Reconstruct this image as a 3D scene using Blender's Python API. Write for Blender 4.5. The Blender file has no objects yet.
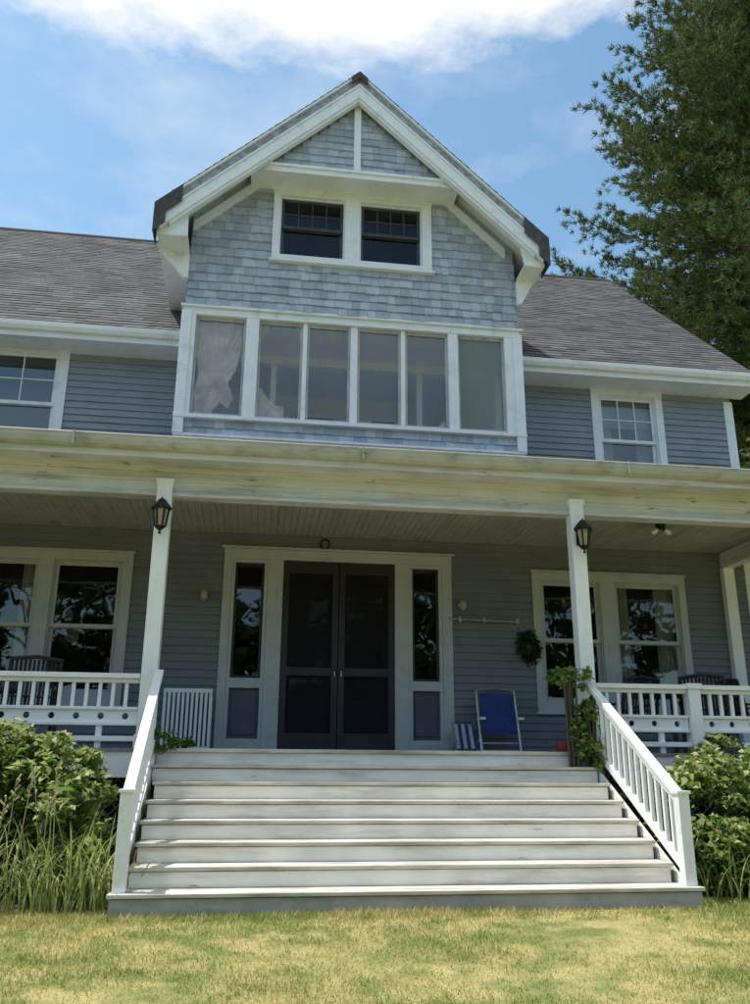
import bpy, math, random
import numpy as np
from mathutils import Vector, Matrix
random.seed(7); rng=np.random.default_rng(7)
scene=bpy.context.scene
col=scene.collection

# ------------------------------------------------------------------ materials
def newmat(name):
    m=bpy.data.materials.new(name); m.use_nodes=True
    nt=m.node_tree
    return m,nt,nt.nodes['Principled BSDF']
def N(nt,t,**k):
    n=nt.nodes.new(t)
    for a,b in k.items(): setattr(n,a,b)
    return n
def mixc(nt,fac,a,b,mode='MIX'):
    n=N(nt,'ShaderNodeMix',data_type='RGBA',blend_type=mode)
    for sock,val in ((n.inputs[0],fac),(n.inputs[6],a),(n.inputs[7],b)):
        if isinstance(val,bpy.types.NodeSocket): nt.links.new(val,sock)
        elif isinstance(val,(int,float)): sock.default_value=val
        else: sock.default_value=(*val[:3],1)
    return n.outputs[2]
def maprange(nt,v,a,b,c=0,d=1):
    n=N(nt,'ShaderNodeMapRange'); nt.links.new(v,n.inputs[0])
    n.inputs[1].default_value=a;n.inputs[2].default_value=b;n.inputs[3].default_value=c;n.inputs[4].default_value=d
    return n.outputs[0]
def noise(nt,scale,detail=3,vec=None,stretch=None,rough=.55):
    tc=N(nt,'ShaderNodeTexCoord'); mp=N(nt,'ShaderNodeMapping')
    nt.links.new(tc.outputs['Object'],mp.inputs[0])
    if stretch: mp.inputs['Scale'].default_value=stretch
    n=N(nt,'ShaderNodeTexNoise'); n.inputs['Scale'].default_value=scale; n.inputs['Detail'].default_value=detail
    n.inputs['Roughness'].default_value=rough
    nt.links.new(mp.outputs[0],n.inputs['Vector'])
    return n.outputs['Fac']
def paint(name,c,rough=.6,var=.12,scale=5,dirt=None,dirt_amt=.5,dirt_scale=3,dirt_stretch=(1,1,1),dirt_lo=.5,dirt_hi=.75,
          island=0,bump=.15,bscale=60,bstretch=(1,1,1),metal=0,spec=.4,peel=None,peel_scale=9,peel_th=.66,peel_stretch=(1,1,2)):
    m,nt,p=newmat(name)
    f=noise(nt,scale)
    lo=tuple(x*(1-var) for x in c); hi=tuple(min(1,x*(1+var)) for x in c)
    o=mixc(nt,maprange(nt,f,.3,.7),lo,hi)
    if island:
        g=N(nt,'ShaderNodeNewGeometry')
        k=maprange(nt,g.outputs['Random Per Island'],0,1,1-island,1+island)
        cx=N(nt,'ShaderNodeCombineXYZ')
        for i in range(3): nt.links.new(k,cx.inputs[i])
        o=mixc(nt,1.0,o,cx.outputs[0],'MULTIPLY')
    if dirt:
        d=noise(nt,dirt_scale,6,stretch=dirt_stretch,rough=.65)
        o=mixc(nt,maprange(nt,d,dirt_lo,dirt_hi,0,dirt_amt),o,dirt)
    if peel:
        d=noise(nt,peel_scale,6,stretch=peel_stretch,rough=.7)
        o=mixc(nt,maprange(nt,d,peel_th,peel_th+.03,0,.9),o,peel)
    nt.links.new(o,p.inputs['Base Color'])
    p.inputs['Roughness'].default_value=rough; p.inputs['Metallic'].default_value=metal
    p.inputs['Specular IOR Level'].default_value=spec
    if bump:
        b=N(nt,'ShaderNodeBump'); b.inputs['Strength'].default_value=bump; b.inputs['Distance'].default_value=.01
        nt.links.new(noise(nt,bscale,2,stretch=bstretch),b.inputs['Height'])
        nt.links.new(b.outputs[0],p.inputs['Normal'])
    return m
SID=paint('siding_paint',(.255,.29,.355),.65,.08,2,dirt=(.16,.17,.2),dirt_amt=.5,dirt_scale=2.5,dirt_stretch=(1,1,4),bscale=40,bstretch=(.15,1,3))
SID1=paint('siding_porch_shade',(.165,.18,.205),.65,.08,2,dirt=(.115,.12,.135),dirt_amt=.5,dirt_scale=2.5,dirt_stretch=(1,1,4),bscale=40,bstretch=(.15,1,3))  # same siding, darkened: porch shade put into the colour
SHG=paint('gable_shingle',(.40,.455,.56),.7,.1,3,dirt=(.22,.23,.27),dirt_amt=.65,dirt_scale=5,dirt_lo=.52,dirt_hi=.72,island=.2,bscale=50,bstretch=(3,3,.4),bump=.3,peel=(.17,.16,.17),peel_scale=7,peel_th=.655)
ROOF=paint('asphalt_shingle',(.094,.092,.098),.9,.2,1.2,dirt=(.06,.057,.06),dirt_amt=.6,dirt_scale=1.5,island=.36,bscale=300,bump=.4)
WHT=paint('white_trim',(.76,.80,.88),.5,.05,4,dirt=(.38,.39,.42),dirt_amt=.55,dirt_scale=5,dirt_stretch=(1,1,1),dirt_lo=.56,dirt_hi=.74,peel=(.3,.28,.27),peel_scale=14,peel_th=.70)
WHP=paint('white_porch_shade',(.44,.455,.47),.5,.06,4,dirt=(.25,.25,.25),dirt_amt=.5,dirt_scale=5,dirt_lo=.55,dirt_hi=.75)  # white greyed down, so the porch shade is in the colour
GRB=paint('weathered_rake',(.36,.385,.45),.7,.15,5,dirt=(.16,.16,.19),dirt_amt=.8,dirt_scale=9,dirt_lo=.42,dirt_hi=.62)
FLS=paint('dark_flashing',(.06,.058,.065),.8,.25,12,dirt=(.12,.12,.13),dirt_scale=14)
WHR=paint('white_railing',(.83,.84,.85),.5,.04,4,dirt=(.5,.48,.43),dirt_amt=.5,dirt_scale=7,dirt_lo=.58,dirt_hi=.75)
CRM=paint('cream_beam',(.60,.605,.60),.6,.08,3,dirt=(.32,.30,.27),dirt_amt=.8,dirt_scale=2.2,dirt_stretch=(.35,1,5),dirt_lo=.48,dirt_hi=.70,peel=(.19,.165,.14),peel_scale=6,peel_th=.635,peel_stretch=(.6,1,4))
GUT=paint('gutter_metal',(.44,.435,.40),.45,.1,3,dirt=(.18,.165,.13),dirt_amt=.75,dirt_scale=4,dirt_stretch=(1,1,2))
CEI=paint('porch_ceiling',(.40,.385,.36),.6,.1,3,dirt=(.2,.175,.14),dirt_amt=.7,dirt_scale=3,dirt_stretch=(3,.5,1),peel=(.14,.11,.09),peel_scale=5,peel_th=.66,peel_stretch=(4,.6,1))
STP=paint('step_riser',(.82,.79,.73),.65,.07,3,dirt=(.38,.34,.28),dirt_amt=.8,dirt_scale=2.4,dirt_stretch=(.5,1,3.5),dirt_lo=.50,dirt_hi=.78,bscale=30,bstretch=(.1,1,2),peel=(.32,.28,.23),peel_scale=8,peel_th=.665,peel_stretch=(.5,1,3))
TRD=paint('step_tread',(.60,.575,.52),.7,.12,3,dirt=(.27,.24,.19),dirt_amt=.85,dirt_scale=4,dirt_stretch=(.4,2,2),dirt_lo=.44,dirt_hi=.68)
STB=paint('bottom_riser',(.40,.38,.37),.75,.2,3,dirt=(.18,.165,.14),dirt_amt=.8,dirt_scale=3,dirt_stretch=(.6,1,2))
DECK=paint('deck_boards',(.27,.255,.24),.6,.15,3,dirt=(.2,.17,.14),dirt_amt=.6)
DOOR=paint('dark_door',(.026,.021,.028),.45,.2,4)
PURP=paint('mauve_panel',(.09,.08,.12),.55,.15,4)
BLK=paint('black_iron',(.015,.015,.016),.45,.2,10,metal=.3)
FOUND=paint('skirt_lattice',(.16,.16,.16),.8,.3,3)  # plain grey for the lattice of the deck skirt
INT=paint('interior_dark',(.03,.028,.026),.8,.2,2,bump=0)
INL=paint('interior_light',(.70,.75,.86),.8,.05,2,bump=0)
CUR=paint('curtain',(.5,.49,.47),.8,.1,5)
BARK=paint('bark',(.10,.08,.065),.9,.3,4,bump=.8,bscale=20)
BLUE=paint('blue_fabric',(.02,.045,.19),.7,.15,10)
ALU=paint('aluminium',(.5,.5,.5),.35,.1,10,metal=.8)
REDM=paint('red_plastic',(.3,.03,.02),.5,.1,8)
WICK=paint('dark_wicker',(.035,.03,.028),.7,.3,20,bump=.5)
LGL=paint('lantern_glass',(.38,.30,.2),.2,.1,10)
DSH=paint('dark_sash',(.05,.055,.075),.5,.2,8)

def glassmat(name,base=.06,mul=1.0,tint=(.8,.84,.84)):
    m,nt,p=newmat(name); nt.nodes.remove(p); out=nt.nodes['Material Output']
    tr=N(nt,'ShaderNodeBsdfTransparent'); tr.inputs[0].default_value=(*tint,1)
    gl=N(nt,'ShaderNodeBsdfGlossy'); gl.inputs['Roughness'].default_value=.015
    bp=N(nt,'ShaderNodeBump'); bp.inputs['Strength'].default_value=.12; bp.inputs['Distance'].default_value=.02
    nt.links.new(noise(nt,2.2,1),bp.inputs['Height']); nt.links.new(bp.outputs[0],gl.inputs['Normal'])
    fr=N(nt,'ShaderNodeFresnel'); fr.inputs[0].default_value=1.5
    ad=N(nt,'ShaderNodeMath',operation='MULTIPLY_ADD'); nt.links.new(fr.outputs[0],ad.inputs[0]); ad.inputs[1].default_value=mul; ad.inputs[2].default_value=base
    mx=N(nt,'ShaderNodeMixShader'); nt.links.new(ad.outputs[0],mx.inputs[0]); nt.links.new(tr.outputs[0],mx.inputs[1]); nt.links.new(gl.outputs[0],mx.inputs[2])
    nt.links.new(mx.outputs[0],out.inputs[0]); return m
GLS=glassmat('window_glass',.12,1.3)
GLP=glassmat('porch_window_glass',.05,1.1)
GLD=glassmat('gable_window_glass',.015,.7)
def screenmat(name,c,a0,a1,sc=1.5):
    m,nt,p=newmat(name); nt.nodes.remove(p); out=nt.nodes['Material Output']
    tr=N(nt,'ShaderNodeBsdfTransparent'); df=N(nt,'ShaderNodeBsdfDiffuse'); df.inputs[0].default_value=(*c,1)
    mx=N(nt,'ShaderNodeMixShader'); nt.links.new(maprange(nt,noise(nt,sc,4),.3,.7,a0,a1),mx.inputs[0])
    nt.links.new(tr.outputs[0],mx.inputs[1]); nt.links.new(df.outputs[0],mx.inputs[2]); nt.links.new(mx.outputs[0],out.inputs[0]); return m
SCR=screenmat('insect_screen',(.30,.34,.42),.14,.34)
SCG=screenmat('insect_screen_grimy',(.22,.27,.26),.6,.75)
SCD=screenmat('door_screen',(.022,.02,.024),.65,.8)
TORN=screenmat('torn_gauze',(.66,.60,.62),.5,.95,5)
def leafmat(name,c1,c2,trans=.35,rough=.5,bias=0):
    m,nt,p=newmat(name); out=nt.nodes['Material Output']
    g=N(nt,'ShaderNodeNewGeometry')
    f=noise(nt,1.3,2)
    a=N(nt,'ShaderNodeMath',operation='ADD'); nt.links.new(g.outputs['Random Per Island'],a.inputs[0]); nt.links.new(f,a.inputs[1])
    o=mixc(nt,maprange(nt,a.outputs[0],.5,1.35),c1,c2)
    nt.links.new(o,p.inputs['Base Color']); p.inputs['Roughness'].default_value=rough; p.inputs['Specular IOR Level'].default_value=.3
    t=N(nt,'ShaderNodeBsdfTranslucent'); nt.links.new(o,t.inputs[0])
    mx=N(nt,'ShaderNodeMixShader'); mx.inputs[0].default_value=trans
    nt.links.new(p.outputs[0],mx.inputs[1]); nt.links.new(t.outputs[0],mx.inputs[2]); nt.links.new(mx.outputs[0],out.inputs[0]); return m
LPINE=leafmat('pine_needles',(.035,.065,.02),(.13,.17,.05),.22,.7)
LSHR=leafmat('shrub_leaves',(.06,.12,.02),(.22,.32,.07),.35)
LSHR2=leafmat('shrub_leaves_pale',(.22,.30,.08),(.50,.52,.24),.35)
LLILY=leafmat('lily_leaves',(.14,.21,.05),(.42,.45,.17),.35)
LBG=leafmat('tree_leaves',(.035,.06,.015),(.10,.14,.035),.3)
LVINE=leafmat('vine_leaves',(.05,.13,.025),(.18,.31,.06),.35)
def grassmat():
    m,nt,p=newmat('grass_blades'); out=nt.nodes['Material Output']
    g=N(nt,'ShaderNodeNewGeometry'); f=noise(nt,.8,4); f2=noise(nt,4,3)
    a=mixc(nt,g.outputs['Random Per Island'],(.16,.23,.05),(.44,.44,.13))
    b=mixc(nt,g.outputs['Random Per Island'],(.38,.34,.13),(.70,.60,.28))
    s=N(nt,'ShaderNodeMath',operation='ADD'); nt.links.new(f,s.inputs[0]); nt.links.new(f2,s.inputs[1])
    o=mixc(nt,maprange(nt,s.outputs[0],.86,1.14),a,b)
    nt.links.new(o,p.inputs['Base Color']); p.inputs['Roughness'].default_value=.75; p.inputs['Specular IOR Level'].default_value=.2
    t=N(nt,'ShaderNodeBsdfTranslucent'); nt.links.new(o,t.inputs[0])
    mx=N(nt,'ShaderNodeMixShader'); mx.inputs[0].default_value=.25
    nt.links.new(p.outputs[0],mx.inputs[1]); nt.links.new(t.outputs[0],mx.inputs[2]); nt.links.new(mx.outputs[0],out.inputs[0]); return m
LGRS=grassmat()

# ------------------------------------------------------------------ mesh builder
class MB:
    def __init__(s): s.v=[];s.f=[];s.mi=[];s.M=None
    def add(s,pts,faces,mi=0):
        o=len(s.v)
        for p in pts:
            p=Vector(p)
            if s.M is not None: p=s.M@p
            s.v.append(tuple(p))
        for f in faces: s.f.append([o+i for i in f]); s.mi.append(mi)
    def box(s,x0,x1,y0,y1,z0,z1,mi=0):
        s.add([(x0,y0,z0),(x1,y0,z0),(x1,y1,z0),(x0,y1,z0),(x0,y0,z1),(x1,y0,z1),(x1,y1,z1),(x0,y1,z1)],
              [(0,3,2,1),(4,5,6,7),(0,1,5,4),(1,2,6,5),(2,3,7,6),(3,0,4,7)],mi)
    def prism(s,poly,axis,a,b,mi=0):
        def P(q,t):
            if axis=='y': return (q[0],t,q[1])
            if axis=='x': return (t,q[0],q[1])
            return (q[0],q[1],t)
        n=len(poly); pts=[P(q,a) for q in poly]+[P(q,b) for q in poly]
        s.add(pts,[tuple(range(n))[::-1],tuple(range(n,2*n))]+[(i,(i+1)%n,n+(i+1)%n,n+i) for i in range(n)],mi)
    def beam(s,p0,p1,w,h,mi=0,up=(0,0,1)):
        p0=Vector(p0);p1=Vector(p1);d=(p1-p0).normalized();u=Vector(up)
        if abs(d.dot(u))>.99:u=Vector((0,1,0))
        r=d.cross(u).normalized();u=r.cross(d)
        pts=[]
        for p in (p0,p1):
            for a,b in ((-1,-1),(1,-1),(1,1),(-1,1)): pts.append(p+r*a*w/2+u*b*h/2)
        s.add(pts,[(0,3,2,1),(4,5,6,7),(0,1,5,4),(1,2,6,5),(2,3,7,6),(3,0,4,7)],mi)
    def tube(s,pts,rad,n=8,mi=0):
        pts=[Vector(p) for p in pts]
        if not hasattr(rad,'__len__'): rad=[rad]*len(pts)
        V=[];F=[]
        for i,p in enumerate(pts):
            d=(pts[min(i+1,len(pts)-1)]-pts[max(i-1,0)]).normalized()
            u=Vector((0,0,1)) if abs(d.z)<.9 else Vector((1,0,0))
            r=d.cross(u).normalized();u=r.cross(d)
            for k in range(n):
                a=2*math.pi*k/n; V.append(p+(r*math.cos(a)+u*math.sin(a))*rad[i])
        for i in range(len(pts)-1):
            for k in range(n): F.append((i*n+k,i*n+(k+1)%n,(i+1)*n+(k+1)%n,(i+1)*n+k))
        F.append(tuple(range(n))[::-1]); F.append(tuple(range((len(pts)-1)*n,len(pts)*n)))
        s.add(V,F,mi)
    def build(s,name,mats,parent=None,bevel=0,smooth=False):
        me=bpy.data.meshes.new(name); me.from_pydata(s.v,[],s.f)
        if not isinstance(mats,(list,tuple)): mats=[mats]
        for m in mats: me.materials.append(m)
        me.polygons.foreach_set('material_index',s.mi)
        if smooth: me.polygons.foreach_set('use_smooth',[True]*len(s.f))
        me.update()
        ob=bpy.data.objects.new(name,me); col.objects.link(ob)
        if parent: ob.parent=parent
        if bevel:
            b=ob.modifiers.new('bevel','BEVEL'); b.width=bevel; b.segments=2; b.limit_method='ANGLE'
        return ob
def empty(name):
    e=bpy.data.objects.new(name,None); e.empty_display_size=.3; col.objects.link(e); return e
def mesh_np(name,V,k,mats,parent=None,mi=None,smooth=False):
    V=np.asarray(V,dtype=np.float32).reshape(-1,3); n=len(V)//k
    me=bpy.data.meshes.new(name); me.vertices.add(len(V)); me.vertices.foreach_set('co',V.ravel())
    me.loops.add(n*k); me.loops.foreach_set('vertex_index',np.arange(n*k,dtype=np.int32))
    me.polygons.add(n); me.polygons.foreach_set('loop_start',np.arange(0,n*k,k,dtype=np.int32)); me.polygons.foreach_set('loop_total',np.full(n,k,dtype=np.int32))
    for m in mats: me.materials.append(m)
    if mi is not None: me.polygons.foreach_set('material_index',np.asarray(mi,dtype=np.int32))
    me.update(calc_edges=True); me.validate()
    ob=bpy.data.objects.new(name,me); col.objects.link(ob)
    if parent: ob.parent=parent
    return ob

def rows_minus(x0,x1,z0,z1,ops):
    iv=[(x0,x1)]
    for (a,b,c,d) in ops:
        if d<=z0+.005 or c>=z1-.005: continue
        nv=[]
        for (p,q) in iv:
            if b<=p or a>=q: nv.append((p,q)); continue
            if a>p: nv.append((p,a))
            if b<q: nv.append((b,q))
        iv=nv
    return iv
def clap(mb,x0,x1,z0,z1,y,ops=(),e=.105,mi=0):
    z=z0
    while z<z1-.01:
        t=min(z+e,z1)
        for (a,b) in rows_minus(x0,x1,z,t,ops):
            x=a
            while x<b-.001:
                L=random.uniform(2.2,4.2); xe=min(b,x+L)
                if b-xe<.5: xe=b
                j=random.uniform(-.0015,.0015); dz=random.uniform(-.002,.002)
                mb.add([(x,y-.026+j,z+dz),(xe-.002,y-.026+j,z+dz*.3),(xe-.002,y-.004,t+.004),(x,y-.004,t+.004),(x,y,z+dz),(xe-.002,y,z+dz*.3)],
                       [(0,1,2,3),(4,5,1,0)],mi)
                x=xe
        z=t
def backing(mb,x0,x1,z0,z1,y,ops=(),mi=0):
    xs=sorted({x0,x1,*[min(max(o[i],x0),x1) for o in ops for i in (0,1)]}); zs=sorted({z0,z1,*[min(max(o[i],z0),z1) for o in ops for i in (2,3)]})
    for i in range(len(xs)-1):
        for j in range(len(zs)-1):
            cx=(xs[i]+xs[i+1])/2; cz=(zs[j]+zs[j+1])/2
            if any(o[0]<cx<o[1] and o[2]<cz<o[3] for o in ops): continue
            mb.add([(xs[i],y,zs[j]),(xs[i+1],y,zs[j]),(xs[i+1],y,zs[j+1]),(xs[i],y,zs[j+1])],[(0,1,2,3)],mi)
def shingles(mb,P,v0,v1,e,wmin,wmax,span,ops=(),t=.014,jit=.006,mi=0):
    """P(u,v,n)->point ; span(v)->(u0,u1)"""
    v=v0;r=0
    while v<v1-.01:
        vt=min(v+e,v1); s=span((v+vt)/2)
        if s is None or s[1]-s[0]<.03: v=vt; continue
        for (a,b) in rows_minus(s[0],s[1],v,vt,ops):
            u=a-random.uniform(0,wmin)
            while u<b:
                w=random.uniform(wmin,wmax); ue=u+w
                a2=max(u,a); b2=min(ue,b)-.003
                if b2-a2>.012:
                    dv=random.uniform(-jit,jit); tt=t*random.uniform(.75,1.25)
                    pts=[P(a2,v+dv,tt),P(b2,v+dv*.7,tt*random.uniform(.85,1.15)),P(b2,vt+.01,.002),P(a2,vt+.01,.002),P(a2,v+dv,0),P(b2,v+dv*.7,0)]
                    mb.add(pts,[(0,1,2,3),(4,5,1,0),(0,3,4),(1,5,2)],mi)
                u=ue
        v=vt;r+=1

# ------------------------------------------------------------------ the house
house=empty('shingled_house')
W=11.7      # main wall plane
DZ=1.23     # deck height
XL,XR=-9.0,7.4
trim=MB(); glass=MB(); inter=MB(); sid=MB(); cur=MB()
def sash(x0,x1,z0,z1,y,mx=0,mz=0,fr=.045,mi=0,gi=0):
    trim.box(x0,x0+fr,y,y+.035,z0,z1,mi); trim.box(x1-fr,x1,y,y+.035,z0,z1,mi)
    trim.box(x0+fr,x1-fr,y+.001,y+.034,z0,z0+fr*1.2,mi); trim.box(x0+fr,x1-fr,y+.001,y+.034,z1-fr,z1,mi)
    for i in range(mx):
        x=x0+fr+(x1-x0-2*fr)*(i+1)/(mx+1); trim.box(x-.009,x+.009,y+.004,y+.03,z0+fr,z1-fr,mi)
    for i in range(mz):
        z=z0+fr+(z1-z0-2*fr)*(i+1)/(mz+1); trim.box(x0+fr,x1-fr,y+.006,y+.028,z-.009,z+.009,mi)
    yy=y+.018
    glass.add([(x0+fr,yy,z0+fr),(x1-fr,yy,z0+fr),(x1-fr,yy,z1-fr),(x0+fr,yy,z1-fr)],[(0,1,2,3)],gi)
def dwindow(x0,x1,z0,z1,y,meet=.5,mx=0,mz=0,curt=0,depth=1.6,mi=0,gi=0):
    zm=z0+(z1-z0)*meet
    sash(x0,x1,zm-.02,z1,y+.02,mx,mz,mi=mi,gi=gi); sash(x0,x1,z0,zm+.02,y+.06,mi=mi,gi=gi)
    # reveal
    trim.box(x0-.02,x0,y-.005,y+.12,z0-.02,z1+.02);trim.box(x1,x1+.02,y-.005,y+.12,z0-.02,z1+.02)
    trim.box(x0,x1,y-.004,y+.12,z1,z1+.02);trim.box(x0,x1,y-.004,y+.12,z0-.02,z0)
    a,b=x0-.6,x1+.6
    ya,yb=y+.14,y+depth
    room((a,b,ya,yb,z0-.7,z1+.3))
    if curt:
        n=14
        for side in (0,1):
            xa,xb=(x0,x0+(x1-x0)*.28) if side==0 else (x1-(x1-x0)*.28,x1)
            for i in range(n):
                p=xa+(xb-xa)*i/n;q=xa+(xb-xa)*(i+1)/n
                y1=y+.2+.02*math.sin(i*2.1);y2=y+.2+.02*math.sin((i+1)*2.1)
                cur.add([(p,y1,z0),(q,y2,z0),(q,y2,z1),(p,y1,z1)],[(0,1,2,3)])
    if curt==2:
        cur.add([(x0,y+.17,z1-(z1-z0)*.3),(x1,y+.17,z1-(z1-z0)*.3),(x1,y+.17,z1),(x0,y+.17,z1)],[(0,1,2,3)])
def room(r,mi=0):
    a,b,ya,yb,za,zb=r
    inter.add([(a,ya,za),(b,ya,za),(b,yb,za),(a,yb,za),(a,ya,zb),(b,ya,zb),(b,yb,zb),(a,yb,zb)],
              [(0,1,2,3),(4,7,6,5),(1,5,6,2),(2,6,7,3),(3,7,4,0)],mi)
def casing(X0,X1,Z0,Z1,inner,y,p=.035,sill=True):
    z0,z1=inner[0][2],inner[0][3]
    trim.box(X0,X1,y-p-.003,y+.01,z1+.02,Z1); trim.box(X0-.02,X1+.02,y-p-.02,y+.01,Z1,Z1+.03)
    edges=[X0]
    for o in inner: edges+= [o[0]-.02,o[1]+.02]
    edges.append(X1)
    for i in range(0,len(edges),2):
        trim.box(edges[i],edges[i+1],y-p,y+.01,z0-.02,z1+.02)
    trim.box(X0,X1,y-p-.002,y+.01,Z0,z0-.02)
    if sill: trim.box(X0-.03,X1+.03,y-p-.04,y+.01,Z0-.035,Z0)

# first floor wall
ops1=[(-.46,2.75,DZ,3.97),(3.94,6.29,1.82,3.80),(-3.90,-1.68,1.82,3.84)]
o1=[(a+.03,b-.03,c if c==DZ else c+.03,d-.03) for a,b,c,d in ops1]
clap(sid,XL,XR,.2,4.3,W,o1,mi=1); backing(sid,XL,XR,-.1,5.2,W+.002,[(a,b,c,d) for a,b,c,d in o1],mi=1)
casing(3.94,6.29,1.82,3.80,[(4.08,4.94,1.97,3.66),(5.20,6.16,1.97,3.66)],W)
dwindow(4.08,4.94,1.97,3.66,W,.5,curt=0,gi=2); dwindow(5.20,6.16,1.97,3.66,W,.5,curt=1,gi=2)
casing(-3.90,-1.68,1.82,3.84,[(-3.76,-2.91,1.97,3.70),(-2.69,-1.83,1.97,3.70)],W)
dwindow(-3.76,-2.91,1.97,3.70,W,.5,curt=1,gi=2); dwindow(-2.69,-1.83,1.97,3.70,W,.5,curt=0,gi=2)
# second floor wall
ops2=[(5.05,6.23,5.0,6.78),(-4.1,-2.84,5.0,6.86),(-1.1,3.5,4.9,7.2),(-8.2,-7.0,5.0,6.8)]
clap(sid,XL,XR,4.9,6.8,W-.001,ops2); backing(sid,XL,XR,5.2,7.4,W+.003,ops2)
casing(5.05,6.23,5.0,6.78,[(5.19,6.09,5.15,6.68)],W); dwindow(5.19,6.09,5.15,6.68,W,.52,2,1,curt=2)
casing(-4.1,-2.84,5.0,6.86,[(-3.96,-2.99,5.15,6.76)],W); dwindow(-3.96,-2.99,5.15,6.76,W,.52,1,1,curt=0)
casing(-8.2,-7.0,5.0,6.8,[(-8.06,-7.14,5.15,6.7)],W); dwindow(-8.06,-7.14,5.15,6.7,W,.52,2,1,curt=0)
trim.box(XR-.12,XR+.03,W-.03,W+.12,.2,6.72); trim.box(XL-.03,XL+.12,W-.03,W+.12,.2,6.72)
for a,b in ((XL,-1.14),(3.54,XR)):
    trim.box(a,b,W-.045,W+.01,6.82,6.9)
for xs,sg in ((XR,1),(XL,-1)):
    mbx=MB()
    D=20.5-W
    mbx.M=Matrix(((0,-sg,0,xs),(sg,0,0,W if sg>0 else 20.5),(0,0,1,0),(0,0,0,1)))
    clap(mbx,0,D,.2,6.9,0)
    z=6.9
    while z<11.4:
        h=(z+.1-6.9)/ (11.62-6.9)*(D/2+.0)
        if D-2*h>.1: clap(mbx,h,D-h,z,z+.105,0)
        z+=.105
    mbx.add([(0,.002,-.1),(D,.002,-.1),(D,.002,6.95),(D/2,.002,11.5),(0,.002,6.95)],[(0,1,2,3,4)])
    mbx.build('side_wall',SID,house)
sid.add([(XL,20.5,-.1),(XR,20.5,-.1),(XR,20.5,6.95),(XL,20.5,6.95)],[(3,2,1,0)])
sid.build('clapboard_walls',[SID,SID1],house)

# entry surround
ent=MB()
E=W-.04
def eb(x0,x1,z0,z1,dy=0,mi=0,y1=None): ent.box(x0,x1,E-dy,(y1 or W+.05),z0,z1,mi)
eb(-.46,2.75,3.83,3.97,.003); ent.box(-.50,2.79,E-.05,W,3.97,4.0,0)
eb(-.46,-.35,DZ,3.83); eb(.15,.36,DZ,3.83); eb(1.93,2.13,DZ,3.83); eb(2.61,2.75,DZ,3.83)
for a,b in ((-.35,.15),(2.13,2.61)):
    eb(a,b,3.78,3.83,-.01);eb(a,b,2.07,2.2,-.01);eb(a,b,DZ,1.42,-.01)
    ent.box(a,a+.05,E+.012,W+.05,1.42,3.78);ent.box(b-.05,b,E+.012,W+.05,1.42,3.78)
    ent.box(a+.05,b-.05,W+.03,W+.05,1.42,2.07,1)
    ent.box(a+.09,b-.09,W+.015,W+.03,1.47,2.02,1)
    ent.box(a+.05,b-.05,W+.02,W+.045,2.2,2.24,2);ent.box(a+.05,b-.05,W+.02,W+.045,3.74,3.78,2)
    ent.box(a+.05,a+.085,W+.02,W+.045,2.24,3.74,2);ent.box(b-.085,b-.05,W+.02,W+.045,2.24,3.74,2)
    glass.add([(a+.085,W+.03,2.24),(b-.085,W+.03,2.24),(b-.085,W+.03,3.74),(a+.085,W+.03,3.74)],[(0,1,2,3)],2)
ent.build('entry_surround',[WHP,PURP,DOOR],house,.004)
room((-.5,2.8,W+.5,W+4,DZ-.05,4.05))
dr=MB(); sc=MB()
def screen_door(x0,x1,mirror):
    y0,y1=W-.02,W+.02; s=.085
    dr.box(x0,x0+s,y0,y1,DZ+.02,3.78); dr.box(x1-s,x1,y0,y1,DZ+.02,3.78)
    for za,zb in ((DZ+.02,1.5),(2.25,2.36),(3.66,3.78)): dr.box(x0+s,x1-s,y0+.002,y1-.002,za,zb)
    for za,zb in ((1.5,2.25),(2.36,3.66)):
        sc.add([(x0+s,W,za),(x1-s,W,za),(x1-s,W,zb),(x0+s,W,zb)],[(0,1,2,3)])
    hx=x1-.04 if not mirror else x0+.04
    dr.box(hx-.008,hx+.008,y0-.03,y0,2.24,2.31,1)
    a,b=x0+.01,x1-.01
    dr.box(a,a+.12,W+.2,W+.245,DZ,3.8);dr.box(b-.12,b,W+.2,W+.245,DZ,3.8)
    dr.box(a+.12,b-.12,W+.202,W+.243,DZ,1.95);dr.box(a+.12,b-.12,W+.202,W+.243,3.6,3.8)
    glass.add([(a+.12,W+.22,1.95),(b-.12,W+.22,1.95),(b-.12,W+.22,3.6),(a+.12,W+.22,3.6)],[(0,1,2,3)],2)
screen_door(.365,1.138,False); screen_door(1.15,1.925,True)
dr.box(.36,1.93,W-.01,W+.25,3.78,3.83)
dr.box(.2,.36,W+.06,W+.25,DZ,3.83);dr.box(1.93,2.1,W+.06,W+.25,DZ,3.83)
dr.build('double_screen_door',[DOOR,ALU],house,.004); sc.build('door_screens',SCD,house)
rg=MB()
pts=[(.93+.06*math.cos(a),W-.03,4.08+.07*math.sin(a)) for a in np.linspace(-1.1,math.pi+1.1,18)]
rg.tube(pts,.014,8); rg.build('horseshoe',BLK,house,smooth=True)

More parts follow.
